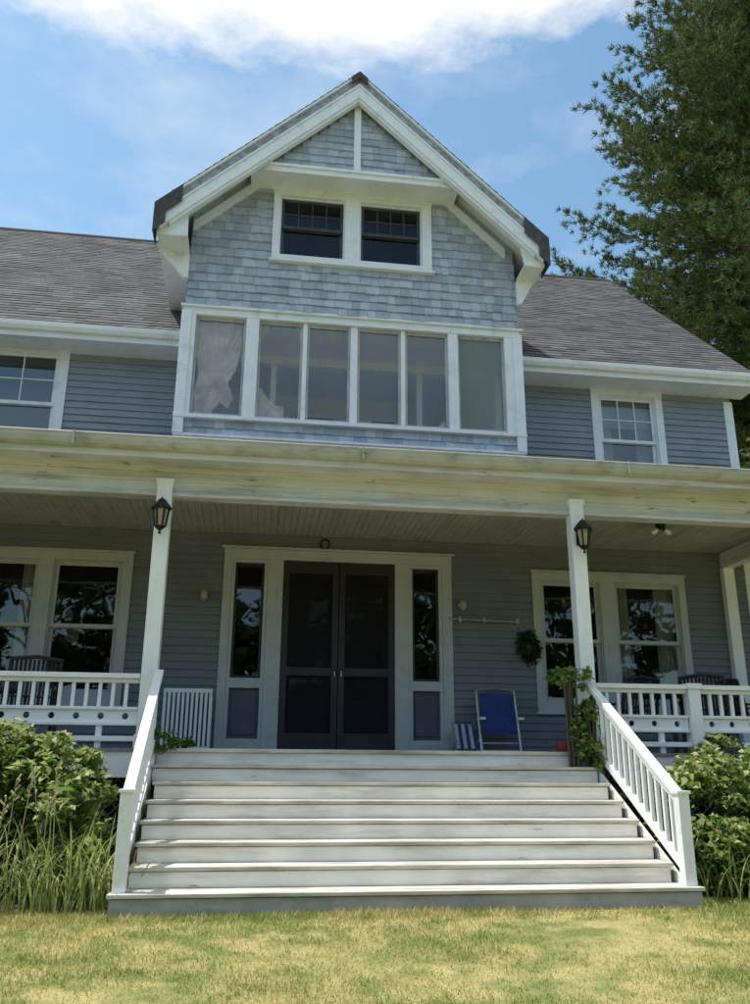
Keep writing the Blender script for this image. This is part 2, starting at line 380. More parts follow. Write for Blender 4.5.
# ---------------- dormer / bay
DX=1.14; BY=10.6; DXL,DXR=-1.14,3.54; PK=10.80; HW=2.68; TAN=(PK-8.3)/HW
dor=MB()
def rz(x,off=0): return PK-off-abs(x-DX)*TAN
ang=math.atan(TAN); CT,ST=math.cos(ang),math.sin(ang)
up_ops=[(-.02,2.3,7.93,9.2)]
def span_g(z):
    h=(PK-.30-z)/TAN
    return (max(DXL,DX-h),min(DXR,DX+h)) if h>0 else None
shg=MB()
shingles(shg,lambda u,v,n:(u,BY-n-(.07*max(0,1-(v-7.1)/.45)**2),v),7.08,9.8,.14,.09,.2,span_g,up_ops,t=.028,jit=.010)
backing(shg,DXL,DXR,7.05,8.2,BY+.01,up_ops)
shg.add([(DXL,BY+.011,8.2),(-.02,BY+.011,8.2),(-.02,BY+.011,rz(-.02,.1)),(DXL,BY+.011,rz(DXL,.1))],[(0,1,2,3)])
shg.add([(2.3,BY+.011,8.2),(DXR,BY+.011,8.2),(DXR,BY+.011,rz(DXR,.1)),(2.3,BY+.011,rz(2.3,.1))],[(0,1,2,3)])
shingles(shg,lambda u,v,n:(u,BY-.01-n,v),5.2,5.42,.11,.09,.2,lambda v:(DXL+.02,DXR-.02),t=.022)
backing(shg,DXL,DXR,4.8,5.42,BY-.005)
PY=10.2
def span_p(z):
    h=(PK-.42-z)/TAN
    return (DX-h,DX+h) if h>0 else None
shingles(shg,lambda u,v,n:(u,PY-n,v),9.22,10.4,.12,.08,.17,span_p,t=.024,jit=.008)
shg.add([(DX-1.9,PY+.01,9.1),(DX+1.9,PY+.01,9.1),(DX,PY+.01,PK-.1)],[(0,1,2)])
for xs,sg in ((DXR,1),(DXL,-1)):
    f=(lambda u,v,n,xs=xs,sg=sg:(xs+sg*n,u,v))
    shingles(shg,f,4.95,5.42,.118,.09,.2,lambda v:(BY,11.72),t=.022)
    shingles(shg,f,7.05,7.95,.14,.09,.2,lambda v:(BY,max(11.75,11.2+(v-6.95)/.963+.2)),t=.022)
    shg.add([(xs,BY,4.8),(xs,11.75,4.8),(xs,11.75,5.42),(xs,BY,5.42)],[(0,1,2,3)])
    shg.add([(xs,BY,6.95),(xs,11.75,6.95),(xs,12.9,8.2),(xs,BY,8.2)],[(0,1,2,3)])
shg.build('gable_shingles',SHG,house)
dor.box(DX-1.38,DX+1.38,PY-.06,PY+.02,9.08,9.2); dor.box(DX-1.42,DX+1.42,PY-.085,PY-.06,9.16,9.205)
dor.box(DX-1.5,DX+1.5,PY-.03,BY,9.10,9.14)
dor.box(DX-.05,DX+.05,PY-.055,PY,9.2,PK-.4)
rf=MB()
Y0=10.02
for sg in (-1,1):
    def P(u,v,n,sg=sg):
        x=DX+sg*(HW+.04-v*CT); z=rz(DX+HW+.04)-.0+v*ST+n*CT
        return (x+sg*n*ST,u,z)
    L=(HW+.04)/CT
    shingles(rf,P,0,L,.14,.28,.34,lambda v:(Y0-.05,15.4),t=.012,jit=.002)
    poly=[(DX+sg*(HW+.03),rz(DX+HW+.03)-.012),(DX,PK-.012),(DX,PK-.10),(DX+sg*(HW+.03),rz(DX+HW+.03)-.10)]
    dor.prism(poly,'y',Y0+.03,15.4)
    def band(o0,o1,ya,yb,mi,x_end=HW,x0=0):
        q=[(DX+sg*x_end,rz(DX+x_end,o0)),(DX+sg*x0,rz(DX+x0,o0)),(DX+sg*x0,rz(DX+x0,o1)),(DX+sg*x_end,rz(DX+x_end,o1))]
        dor.prism(q,'y',ya,yb,mi)
    band(.0,.04,Y0-.045,Y0+.03,0,HW+.04)
    band(.042,.19,Y0-.012,Y0+.028,3,HW+.02)
    band(.19,.225,Y0-.04,Y0+.03,0,HW)
    band(.225,.42,Y0-.022,Y0+.05,0,HW-.03)
    band(.42,.47,Y0+.0,Y0+.09,0,HW-.15)
    # dark flashing caps wrapped over each rake end
    band(-.01,.27,Y0-.056,Y0-.046,4,HW+.055,HW-.30)
    band(.27,.44,Y0-.056,Y0-.046,4,HW+.055,HW-.10)
    xc=DX+sg*(HW+.055)
    dor.box(min(xc,xc-sg*.012),max(xc,xc-sg*.012),Y0-.045,Y0+.32,rz(DX+HW+.055,.42),rz(DX+HW+.055,.0),4)
    band(.28,.42,BY-.07,BY+.0,0,HW-.42)
    xe=DX+sg*(HW-.02); xw=(DXR if sg>0 else DXL)
    dor.box(min(xe,xe+sg*.03),max(xe,xe+sg*.03),Y0+.06,13,7.86,8.2)
    dor.box(min(xe,xw),max(xe,xw),Y0+.065,13,7.855,7.895)
    q=[(xw,7.89),(xe,7.89),(xe,7.86),(xw+sg*.06,7.48),(xw,7.48)]
    dor.prism(q,'y',BY-.10,BY-.02)
    q=[(xe,7.85),(xe,8.15),(xe-sg*.36,8.15+.25),(xw-sg*.0,7.85)]
    dor.prism(q,'y',Y0+.07,Y0+.1)
dor.prism([(DX-.12,PK-.22),(DX,PK-.11),(DX+.12,PK-.22),(DX+.12,PK-.10),(DX,PK+.01),(DX-.12,PK-.10)],'y',Y0-.07,Y0-.046,4)
dor.tube([(DX,Y0-.04,PK),(DX,15.3,PK)],.03,8,2)
dor.build('dormer_trim',[WHT,SHG,ROOF,GRB,FLS],house,.004)
casing(-.02,2.30,7.92,9.07,[(.10,1.0,8.03,8.98),(1.26,2.14,8.03,8.98)],BY,.05)
dwindow(.10,1.0,8.03,8.98,BY,.5,3,1,depth=1.2,mi=1,gi=1); dwindow(1.26,2.14,8.03,8.98,BY,.5,3,1,depth=1.2,mi=1,gi=1)
# screened sleeping porch in the bay
bay=MB(); bsc=MB(); tor=MB()
bay.box(DXL-.02,DXR+.02,BY-.06,BY+.1,6.95,7.05); bay.box(DXL-.06,DXR+.06,BY-.1,BY+.02,7.05,7.085)
bay.box(DXL-.05,DXR+.05,BY-.09,BY+.1,5.42,5.475)
bay.box(DXL-.03,DXR+.03,BY-.05,BY+.0,5.0,5.2); bay.box(DXL-.04,DXR+.04,BY-.07,BY-.05,5.17,5.205)
for a,b in ((DXL-.01,-.99),(-.31,-.135),(2.51,2.65),(3.33,DXR+.01)): bay.box(a,b,BY-.055,BY+.08,5.475,6.95)
bay.box(DXL-.045,DXL+.09,BY-.08,BY-.056,5.2,7.0);bay.box(DXR-.09,DXR+.045,BY-.08,BY-.056,5.2,7.0)
for xs,sg in ((DXR,1),(DXL,-1)):  # unseen side openings with screens, added to let more light into the bay
    xa,xb=sorted((xs-sg*.08,xs+sg*.015))
    bay.box(xa,xb,BY+.1,11.7,5.42,5.475);bay.box(xa,xb,BY+.1,11.7,6.9,7.05);bay.box(xa,xb,11.55,11.7,5.475,6.9);bay.box(xa,xb,11.05,11.1,5.475,6.9)
    bsc.add([(xs-sg*.03,BY+.08,5.47),(xs-sg*.03,11.6,5.47),(xs-sg*.03,11.6,6.9),(xs-sg*.03,BY+.08,6.9)],[(0,1,2,3)])
for a in (.5,1.18,1.87):
    w=.03 if a!=1.18 else .05
    bay.box(a-w,a+w,BY-.02,BY+.06,5.475,6.95)
for i,(a,b) in enumerate(((-.99,-.31),(-.135,.47),(.53,1.13),(1.23,1.84),(1.90,2.51),(2.65,3.33))):
    f=.035
    bay.box(a,a+f,BY-.0,BY+.035,5.476,6.949,1);bay.box(b-f,b,BY-.0,BY+.035,5.476,6.949,1)
    bay.box(a+f,b-f,BY-.001,BY+.034,5.476,5.53,1);bay.box(a+f,b-f,BY-.001,BY+.034,6.9,6.949,1)
    bsc.add([(a+f,BY+.015,5.53),(b-f,BY+.015,5.53),(b-f,BY+.015,6.9),(a+f,BY+.015,6.9)],[(0,1,2,3)],1 if i==5 else 0)
bay.build('sleeping_porch_frame',[WHT,paint('weathered_sash',(.4,.40,.41),.7,.2,5,dirt=(.2,.18,.16))],house,.004)
bsc.build('insect_screens',[SCR,SCG],house)
def torn(pts,y,nd=6,amp=.012):
    pts2=[]
    for i,(x,z) in enumerate(pts):
        nx,nz=pts[(i+1)%len(pts)]
        for k in range(nd):
            t=k/nd; xx=x+(nx-x)*t+random.uniform(-amp,amp); zz=z+(nz-z)*t+random.uniform(-amp,amp)
            pts2.append((xx,y+.02*math.sin(xx*28),zz))
    c=(sum(p[0] for p in pts2)/len(pts2),y+.01,sum(p[2] for p in pts2)/len(pts2))
    n=len(pts2); tor.add(pts2+[c],[(i,(i+1)%n,n) for i in range(n)])
torn([(-.95,5.54),(-.72,5.54),(-.60,5.72),(-.50,5.60),(-.44,5.78),(-.52,6.0),(-.42,6.2),(-.36,6.5),(-.355,6.89),(-.7,6.9),(-.95,6.89),(-.945,6.3),(-.91,6.05),(-.95,5.9)],BY+.05)
torn([(-.09,5.54),(.25,5.54),(.24,5.72),(.14,5.66),(.08,5.80),(.0,5.78),(-.09,5.98)],BY+.05)
torn([(-.1,6.9),(.02,6.9),(-.05,6.75),(-.09,6.68)],BY+.05)
torn([(.37,6.89),(.43,6.89),(.43,6.68)],BY+.05)
torn([(2.36,5.54),(2.47,5.54),(2.47,5.68)],BY+.05)
tor.build('torn_shades',TORN,house)
bi=MB()
a,b,ya,yb,za,zb=DXL+.06,DXR-.06,BY+.1,13.0,5.25,6.93
bi.add([(a,ya,za),(b,ya,za),(b,yb,za),(a,yb,za),(a,ya,zb),(b,ya,zb),(b,yb,zb),(a,yb,zb)],[(0,1,2,3),(4,7,6,5),(2,6,7,3)])
for xx in (a,b): bi.add([(xx,11.65,za),(xx,yb,za),(xx,yb,zb),(xx,11.65,zb)],[(0,1,2,3)])
for x0,x1 in ((-.3,.30),(.62,1.12),(1.75,2.15)):
    bi.box(x0-.06,x1+.06,yb-.05,yb-.01,5.5,6.62,1); bi.box(x0,x1,yb-.06,yb-.05,5.5,6.55,2)
for x in (.1,2.3): bi.box(x-.04,x+.04,11.6,11.7,5.25,6.8,1)
bi.box(a,b,11.58,11.7,6.80,6.93,1)
bi.build('sleeping_porch_interior',[INL,WHT,INT],house)

# ---------------- main roof
EY,EZ=11.2,6.98; RY,RZ=16.1,11.7
sl=math.atan2(RZ-EZ,RY-EY); cs,sn=math.cos(sl),math.sin(sl); LL=math.hypot(RZ-EZ,RY-EY)
PR=lambda u,v,n:(u,EY+v*cs-n*sn,EZ+v*sn+n*cs)
shingles(rf,PR,0,LL,.14,.26,.34,lambda v:(XL-.3,min(1.15,DXL-.5+max(0,(v*sn+EZ-8.1))/TAN)),t=.012,jit=.003)
shingles(rf,PR,0,LL,.14,.26,.34,lambda v:(max(1.15,DXR+.3-max(0,(v*sn+EZ-8.1))/TAN),XR+.22),t=.012,jit=.003)
shingles(rf,PR,0,1.9,.14,.26,.34,lambda v:(DXL-.5,DXL-.01),t=.012,jit=.003)
shingles(rf,PR,0,1.9,.14,.26,.34,lambda v:(DXR+.01,DXR+.3),t=.012,jit=.003)
rs=MB()
def rslab(x0,x1,v0,mi=0):
    p=[PR(x0,v0,0),PR(x1,v0,0),PR(x1,LL,0),PR(x0,LL,0)]; q=[PR(x0,v0,-.1),PR(x1,v0,-.1),PR(x1,LL,-.1),PR(x0,LL,-.1)]
    rs.add(p+q,[(0,1,2,3),(4,7,6,5),(0,4,5,1),(1,5,6,2),(2,6,7,3),(3,7,4,0)],mi)
rslab(XL-.3,DXL-.01,0); rslab(DXR+.01,XR+.2,0); rslab(DXL,DXR,1.4)
rs.add([(XL-.3,21.0,6.98),(XR+.2,21.0,6.98),(XR+.2,RY,RZ),(XL-.3,RY,RZ)],[(0,1,2,3)])
rs.tube([(XL-.3,RY,RZ-.01),(XR+.22,RY,RZ-.01)],.05,8)
rs.build('roof_deck',ROOF,house)
PGY,PGZ=8.88,4.45; PA=math.atan2(.58,W-PGY)
PP=lambda u,v,n:(u,PGY+v*math.cos(PA)-n*math.sin(PA),PGZ+v*math.sin(PA)+n*math.cos(PA))
shingles(rf,PP,-.04,(W-PGY)/math.cos(PA),.14,.26,.34,lambda v:(XL-.3,9.0),t=.012,jit=.002)
rf.build('roof_shingles',ROOF,house)
pr=MB()
p=[PP(XL-.3,0,-.004),PP(9.0,0,-.004),PP(9.0,2.88,-.004),PP(XL-.3,2.88,-.004)];q=[PP(XL-.3,.05,-.04),PP(9.0,.05,-.04),PP(9.0,2.88,-.04),PP(XL-.3,2.88,-.04)]
pr.add(p+q,[(0,1,2,3),(4,7,6,5),(0,4,5,1),(1,5,6,2),(2,6,7,3),(3,7,4,0)]); pr.build('porch_roof_deck',ROOF,house)
ev=MB()
for a,b in ((XL-.3,DXL-.01),(DXR+.01,XR+.22)):
    ev.box(a,b,EY-.0,EY+.03,6.78,6.97)
    ev.prism([(EY-.1,6.97),(EY-.003,6.97),(EY-.003,6.86),(EY-.06,6.86),(EY-.095,6.91)],'x',a,b)
    ev.box(a,b,EY+.03,W+.0,6.79,6.82)
for xx in (XR+.17,XL-.29):
    p0=PR(xx,0,-.12);p1=PR(xx,LL,-.12); ev.beam(p0,p1,.03,.2)
ev.build('main_eaves',WHT,house,.004)

# ---------------- porch
po=MB(); pc=MB()
PX0,PX1=-9.0,8.8
po.box(PX0,PX1,9.26,9.42,3.93,4.2,0); po.box(PX0,PX1,9.235,9.26,4.10,4.2,0); po.box(PX0,PX1,9.22,9.26,3.925,3.965,0)
po.box(PX0-.1,PX1+.1,8.93,9.5,4.262,4.285,0)
po.box(PX0,PX1,9.2,9.45,4.2,4.262,0)
po.box(PX0-.1,PX1+.1,8.9,8.93,4.25,4.42,0)
g=[(8.9,4.46),(8.775,4.46),(8.77,4.445),(8.785,4.43),(8.785,4.40),(8.815,4.345),(8.85,4.32),(8.9,4.32)]
po.prism(g,'x',PX0-.1,PX1+.1,1)
for x in np.arange(-8.2,8.8,3.1): po.box(x-.012,x+.012,8.764,8.9,4.315,4.466,1)
po.box(6.9,7.06,9.42,W-.02,3.95,4.185,0)
po.build('porch_beam_and_gutter',[CRM,GUT],house,.004)
x=PX0
while x<PX1:
    pc.box(x,x+.083,9.43,W-.0,4.19+random.uniform(0,.003),4.21); x+=.088
pc.box(PX0,PX1,9.43,W,4.215,4.23)
pc.build('porch_ceiling',CEI,house)
cl=MB()
for cx,top in ((-5.85,4.11),(-1.06,4.11),(3.70,4.11),(8.5,4.11)):
    cl.box(cx-.082,cx+.082,9.19,9.355,DZ,top)
    cl.box(cx-.1,cx+.1,9.17,9.375,DZ+.001,DZ+.14)
    cl.box(cx-.095,cx+.095,9.178,9.37,top-.06,top+.004)
cl.box(6.88,7.05,W-.13,W-.02,DZ,3.95)
cl.build('porch_columns',WHR,house,.006)
dk=MB()
x=PX0
while x<PX1:
    dk.box(x,x+.086,9.1,W-.001,DZ-.028,DZ+random.uniform(-.0015,.0015)); x+=.09
dk.build('deck_floor',DECK,house)
dk=MB()
dk.box(PX0,PX1,9.12,9.16,.95,DZ-.03,0)
x=PX0
while x<PX1:
    dk.beam((x,9.3,-.05),(x+1.0,9.3,.95),.012,.035,1,up=(0,1,0)); dk.beam((x+1.0,9.32,-.05),(x,9.32,.95),.012,.035,1,up=(0,1,0)); x+=.14
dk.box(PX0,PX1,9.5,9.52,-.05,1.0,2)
dk.build('deck_skirt',[WHR,FOUND,INT],house,.003)
rl=MB()
def rail(x0,x1):
    rl.box(x0,x1,9.2,9.33,1.925,1.975); rl.box(x0,x1,9.235,9.295,1.88,1.924)
    z0,z1=1.485,1.61
    n=max(1,int((x1-x0)/.24)); w=(x1-x0)/n
    for i in range(n):
        a=x0+i*w;b=a+w;c=(a+b)/2;zc=(z0+z1)/2;r=.033;k=12
        outer=[];inner=[]
        for j in range(k):
            t=2*math.pi*(j+.5)/k
            inner.append((c+r*math.cos(t),zc+r*math.sin(t)))
            s=min((w/2)/abs(math.cos(t)),((z1-z0)/2)/abs(math.sin(t)))
            outer.append((c+s*math.cos(t),zc+s*math.sin(t)))
        for sx in (-1,1):
            for sz in (-1,1):
                cx,cz=c+sx*w/2,zc+sz*(z1-z0)/2
                j=min(range(k),key=lambda q:math.hypot(outer[q][0]-cx,outer[q][1]-cz)); outer[j]=(cx,cz)
        for yy in (9.25,9.275):
            V=[(p[0],yy,p[1]) for p in outer]+[(p[0],yy,p[1]) for p in inner]
            rl.add(V,[(j,(j+1)%k,k+(j+1)%k,k+j) for j in range(k)])
        V=[(p[0],9.25,p[1]) for p in inner]+[(p[0],9.275,p[1]) for p in inner]
        rl.add(V,[(j,(j+1)%k,k+(j+1)%k,k+j) for j in range(k)])
        V=[(a,9.25,z0),(b,9.25,z0),(b,9.275,z0),(a,9.275,z0),(a,9.25,z1),(b,9.25,z1),(b,9.275,z1),(a,9.275,z1)]
        rl.add(V,[(0,1,2,3),(4,5,6,7)])
    rl.box(x0,x1,9.225,9.305,1.61,1.64); rl.box(x0,x1,9.225,9.305,1.455,1.484)
    rl.box(x0,x1,9.21,9.315,1.3,1.35)
    nb=int((x1-x0)/.13)
    for i in range(1,nb):
        x=x0+(x1-x0)*i/nb; rl.box(x-.018,x+.018,9.245,9.281,1.641,1.88)
    for i in range(0,int((x1-x0)/.7)+1):
        x=x0+.04+i*.7
        if x<x1: rl.box(x-.03,x+.03,9.24,9.29,DZ,1.455)
rail(-5.76,-1.15); rail(3.79,4.86); rail(5.02,8.41); rail(-8.9,-5.94)
rl.box(4.87,5.01,9.19,9.34,DZ,1.93); rl.box(4.85,5.03,9.175,9.355,1.93,1.99)
for X in (-.905,3.60):
    xt=X+(-.05 if X<0 else .06)
    p0=Vector((xt,9.18,2.0));p1=Vector((X,7.16,.86))
    rl.beam(p0,p1,.085,.04); rl.beam(p0-Vector((0,0,.055)),p1-Vector((0,0,.055)),.05,.05)
    q0=Vector((xt,9.15,1.36));q1=Vector((X,7.16,.29))
    rl.beam(q0,q1,.05,.07)
    n=15
    for i in range(1,n):
        t=i/n; a=p0.lerp(p1,t);b=q0.lerp(q1,t)
        rl.box(a.x-.017,a.x+.017,a.y-.017,a.y+.017,b.z,a.z-.06)
    rl.box(X-.048,X+.048,7.06,7.16,.154,.86); rl.box(X-.06,X+.06,7.045,7.175,.86,.885)
rl.build('railings',WHR,house,.003)
st=MB()
for i in range(8):
    z=DZ*(i+1)/8; y=7.0+.3*i
    x0,x1=(-.98,3.68) if i==0 else (-.88+random.uniform(-.01,.01),3.57+random.uniform(-.01,.01))
    if i>=6: x0,x1=-.93,3.60
    if i<7:
        st.box(x0,x1,y,y+.148,z-.03,z,1); st.box(x0+.004,x1-.003,y+.152,y+.335,z-.036,z-.001,1)
    else:
        st.box(x0,x1,y-.03,y+.11,z-.035,z+.003,1)
    yr=y+.022 if i<7 else 9.095
    st.box(x0+.02,x1-.02,yr,yr+.022,z-DZ/8+(-.06 if i==0 else 0),z-.036,2 if i==0 else 0)
for X in (-.93,3.61):
    poly=[(7.06,-.05),(7.06,.11),(9.12,DZ-.04),(9.12,-.05)]
    st.prism(poly,'x',X-.012,X+.012,0)
st.build('front_steps',[STP,TRD,STB],house,.005)
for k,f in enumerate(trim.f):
    if trim.mi[k]==0 and max(trim.v[i][2] for i in f)<4.3: trim.mi[k]=2  # trim below the porch roof takes the shade-darkened white
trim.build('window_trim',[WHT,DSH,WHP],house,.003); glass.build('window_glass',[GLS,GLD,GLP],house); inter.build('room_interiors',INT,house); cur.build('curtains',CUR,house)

# ---------------- porch things
def lantern(cx,zt,name='wall_lantern'):
    m=MB(); y=9.19
    m.box(cx-.035,cx+.035,y-.018,y,zt-.3,zt-.12)
    m.tube([(cx,y-.015,zt-.22),(cx,y-.06,zt-.28),(cx,y-.12,zt-.27),(cx,y-.15,zt-.2),(cx,y-.14,zt-.14)],.01,6)
    cy=y-.14
    def hexring(r,z): return [(cx+r*math.cos(math.pi/3*k),cy+r*math.sin(math.pi/3*k),z) for k in range(6)]
    def frus(r0,z0,r1,z1,mi=0): m.add(hexring(r0,z0)+hexring(r1,z1),[(k,(k+1)%6,6+(k+1)%6,6+k) for k in range(6)]+[(5,4,3,2,1,0),(6,7,8,9,10,11)],mi)
    frus(.02,zt-.38,.055,zt-.35); frus(.055,zt-.349,.062,zt-.335)
    frus(.052,zt-.335,.078,zt-.15,1)
    for k in range(6):
        a=math.pi/3*k
        m.beam((cx+.056*math.cos(a),cy+.056*math.sin(a),zt-.34),(cx+.084*math.cos(a),cy+.084*math.sin(a),zt-.145),.018,.018)
    frus(.112,zt-.15,.115,zt-.135); frus(.114,zt-.134,.055,zt-.06); frus(.055,zt-.059,.03,zt-.03); frus(.012,zt-.03,.006,zt)
    frus(.02,zt-.42,.008,zt-.38)
    return m.build(name,[BLK,LGL],None,.0015)
lantern(-1.06,3.86); lantern(3.70,3.84)
def wall_lamp(cx,z):
    m=MB(); m.tube([(cx,W-.025,z),(cx,W-.06,z)],[.05,.045],12)
    m.tube([(cx,W-.06,z),(cx,W-.12,z+.02),(cx,W-.12,z+.05)],.012,8)
    m.tube([(cx,W-.12,z-.09),(cx,W-.12,z-.05),(cx,W-.12,z+.02),(cx,W-.12,z+.06)],[.02,.055,.05,.03],12,1)
    m.build('porch_wall_lamp',[WHR,LGL],None,smooth=True)
wall_lamp(-.70,3.30); wall_lamp(2.89,3.27)
m=MB(); cx,cy=5.3,10.3
m.tube([(cx,cy,4.19),(cx,cy,4.15)],[.07,.06],14)
for s in (-1,1):
    m.tube([(cx,cy,4.15),(cx+s*.05,cy,4.12)],.022,8); m.tube([(cx+s*.05,cy,4.12),(cx+s*.075,cy,4.10),(cx+s*.11,cy,4.075),(cx+s*.13,cy,4.06)],[.02,.03,.035,.015],10,1)
m.build('ceiling_light',[BLK,WHR],None,smooth=True)
m=MB(); m.tube([(2.70,W-.07,3.07),(3.72,W-.07,3.05)],.014,8)
for x in (2.85,3.2,3.68):
    m.box(x-.015,x+.015,W-.08,W-.02,3.03,3.1)
m.build('wall_mounted_rod',[ALU],None)
m=MB(); x0,x1,zz0,zz1,y=-1.12,-.50,DZ+.02,2.03,11.45
m.box(x0,x1,y,y+.04,zz1-.05,zz1);m.box(x0,x1,y,y+.04,zz0,zz0+.06)
for i in range(11):
    x=x0+.02+i*(x1-x0-.04)/10; m.box(x-.017,x+.017,y-.008,y+.02,zz0+.061,zz1-.051)
m.box(x0,x0+.04,y+.04,y+.2,zz0,zz1-.1);m.box(x1-.04,x1,y+.04,y+.2,zz0,zz1-.1)
m.build('slatted_wooden_gate',WHR,None,.004)
m=MB()
def P3(x,z,off=0):
    t=(z-DZ)/.9; return (x,11.25+.28*t-off,z)
for x in (3.02,3.55):
    m.tube([P3(x,DZ+.01),P3(x,2.08)],.013,8); m.tube([P3(x-.03,DZ+.01,.06),P3(x-.02,1.95,.05)],.013,8)
m.tube([P3(3.02,2.08),P3(3.28,2.11),P3(3.55,2.08)],.013,8); m.tube([P3(2.99,DZ+.05,.06),P3(3.53,DZ+.05,.06)],.013,8)
m.tube([P3(3.02,1.38),P3(3.55,1.38)],.011,8)
n=8
for i in range(n):
    za,zb=1.50+.54*i/n,1.50+.54*(i+1)/n
    oa,ob=.03+.025*math.sin(i*.8),.03+.025*math.sin((i+1)*.8)
    m.add([P3(3.05,za,oa),P3(3.52,za,oa),P3(3.52,zb,ob),P3(3.05,zb,ob)],[(0,1,2,3)],1)
m.box(3.0,3.06,11.2,11.42,1.68,1.71,2);m.box(3.52,3.58,11.2,11.42,1.68,1.71,2)
m.build('folding_lawn_chair',[ALU,BLUE,WHR],None)
m=MB()
for x in (2.66,2.95):
    m.tube([(x,11.2,DZ+.02),(x+.02,11.5,1.66)],.011,8); m.tube([(x,11.5,DZ+.02),(x,11.15,1.42)],.011,8)
for i in range(6):
    xa=2.67+i*.048; m.add([(xa,11.22,DZ+.08),(xa+.047,11.22,DZ+.08),(xa+.067,11.47,1.63),(xa+.02,11.47,1.63)],[(0,1,2,3)],1+(i%2))
m.build('striped_beach_chair',[ALU,WHP,BLUE],None)
m=MB(); m.tube([(3.62,9.9,DZ),(3.62,9.9,DZ+.03),(3.62,9.9,DZ+.11),(3.62,9.9,DZ+.12)],[.06,.075,.085,.07],14)
m.tube([(3.54,9.9,DZ+.1),(3.56,9.9,DZ+.2),(3.68,9.9,DZ+.2),(3.70,9.9,DZ+.1)],.006,6)
m.build('red_pail',REDM,None,smooth=True)
def armchair(cx,cy,rot,mat=WICK):
    m=MB(); m.M=Matrix.Translation((cx,cy,DZ))@Matrix.Rotation(rot,4,'Z')
    for x in (-.27,.27):
        m.tube([(x,-.25,0),(x,-.27,.62)],.02,8); m.tube([(x,.25,0),(x,.22,.42),(x*.95,.34,.95)],.02,8)
        m.beam((x,-.3,.63),(x,.27,.64),.06,.025)
    m.box(-.27,.27,-.26,.25,.40,.43)
    for i in range(12):
        x=-.25+i*.045; m.beam((x,.23,.43),(x,.335,.94),.03,.008)
    m.tube([(-.27,.34,.94),(0,.36,.97),(.27,.34,.94)],.022,8)
    for z in (.55,.72): m.tube([(-.27,.25+(z-.43)*.18,z),(.27,.25+(z-.43)*.18,z)],.012,6)
    return m.build('patio_armchair',[mat],None)
armchair(-2.45,10.2,math.pi+.3); armchair(-3.25,10.3,math.pi-.4); armchair(5.75,10.5,math.pi-.5); armchair(6.55,10.7,math.pi*.5); armchair(4.9,10.9,math.pi+.2)
m=MB(); m.tube([(5.15,10.15,1.93),(5.15,10.15,1.96)],[.4,.4],24); m.tube([(5.15,10.15,DZ),(5.15,10.15,1.93)],.03,10); m.tube([(5.15,10.15,DZ),(5.15,10.15,DZ+.03)],[.2,.18],16)
m.build('patio_table',WICK,None,smooth=False)
m=MB(); m.tube([(-2.85,10.0,1.83),(-2.85,10.0,1.86)],[.33,.33],24); m.tube([(-2.85,10.0,DZ),(-2.85,10.0,1.83)],.03,10); m.tube([(-2.85,10.0,DZ),(-2.85,10.0,DZ+.03)],[.18,.16],16)
m.build('patio_table',WICK,None)

# ------------------------------------------------------------------ ground
def gz(x,y):
    t=np.clip((6.6-np.asarray(y,dtype=float))/7.0,0,1)
    return -.5*t
xs=np.concatenate([[-400,-150,-60,-30,-18],np.arange(-12,14.1,.5),[18,30,60,150,400]])
ys=np.concatenate([[-400,-150,-60,-30,-15,-6,-2],np.arange(-.4,13,.35),[16,22,35,60,150,400]])
m=MB(); V=[];F=[]
for j,y in enumerate(ys):
    for i,x in enumerate(xs):
        b=.02*math.sin(x*1.3+y*.7)+.015*math.sin(x*2.9-y*1.9) if abs(x)<14 and -2<y<6.4 else 0
        V.append((x,y,float(gz(x,y))+b*.6))
nx=len(xs)
for j in range(len(ys)-1):
    for i in range(nx-1): F.append((j*nx+i,j*nx+i+1,(j+1)*nx+i+1,(j+1)*nx+i))
m.add(V,F)
gm,nt,p=newmat('dry_lawn')
f1=noise(nt,.8,4); f2=noise(nt,4,3); f3=noise(nt,70,3)
s_=N(nt,'ShaderNodeMath',operation='ADD'); nt.links.new(f1,s_.inputs[0]); nt.links.new(f2,s_.inputs[1])
o=mixc(nt,maprange(nt,s_.outputs[0],.86,1.14),(.18,.22,.07),(.44,.38,.17))
o=mixc(nt,maprange(nt,f3,.45,.7,0,.5),o,(.12,.11,.05))
nt.links.new(o,p.inputs['Base Color']); p.inputs['Roughness'].default_value=.95; p.inputs['Specular IOR Level'].default_value=.1
bp=N(nt,'ShaderNodeBump'); bp.inputs['Strength'].default_value=.8; bp.inputs['Distance'].default_value=.03
nt.links.new(noise(nt,45,4),bp.inputs['Height']); nt.links.new(bp.outputs[0],p.inputs['Normal'])
m.build('ground',gm,None,smooth=True)
m=MB()
for x0,x1 in ((-8,-1.15),(3.85,8.5)):
    m.add([(x0,7.5,.006),(x1,7.5,.006),(x1,9.3,.006),(x0,9.3,.006)],[(0,1,2,3)])
m.build('flower_bed_soil',paint('soil',(.09,.065,.045),.95,.3,6,bump=.8,bscale=30),None)

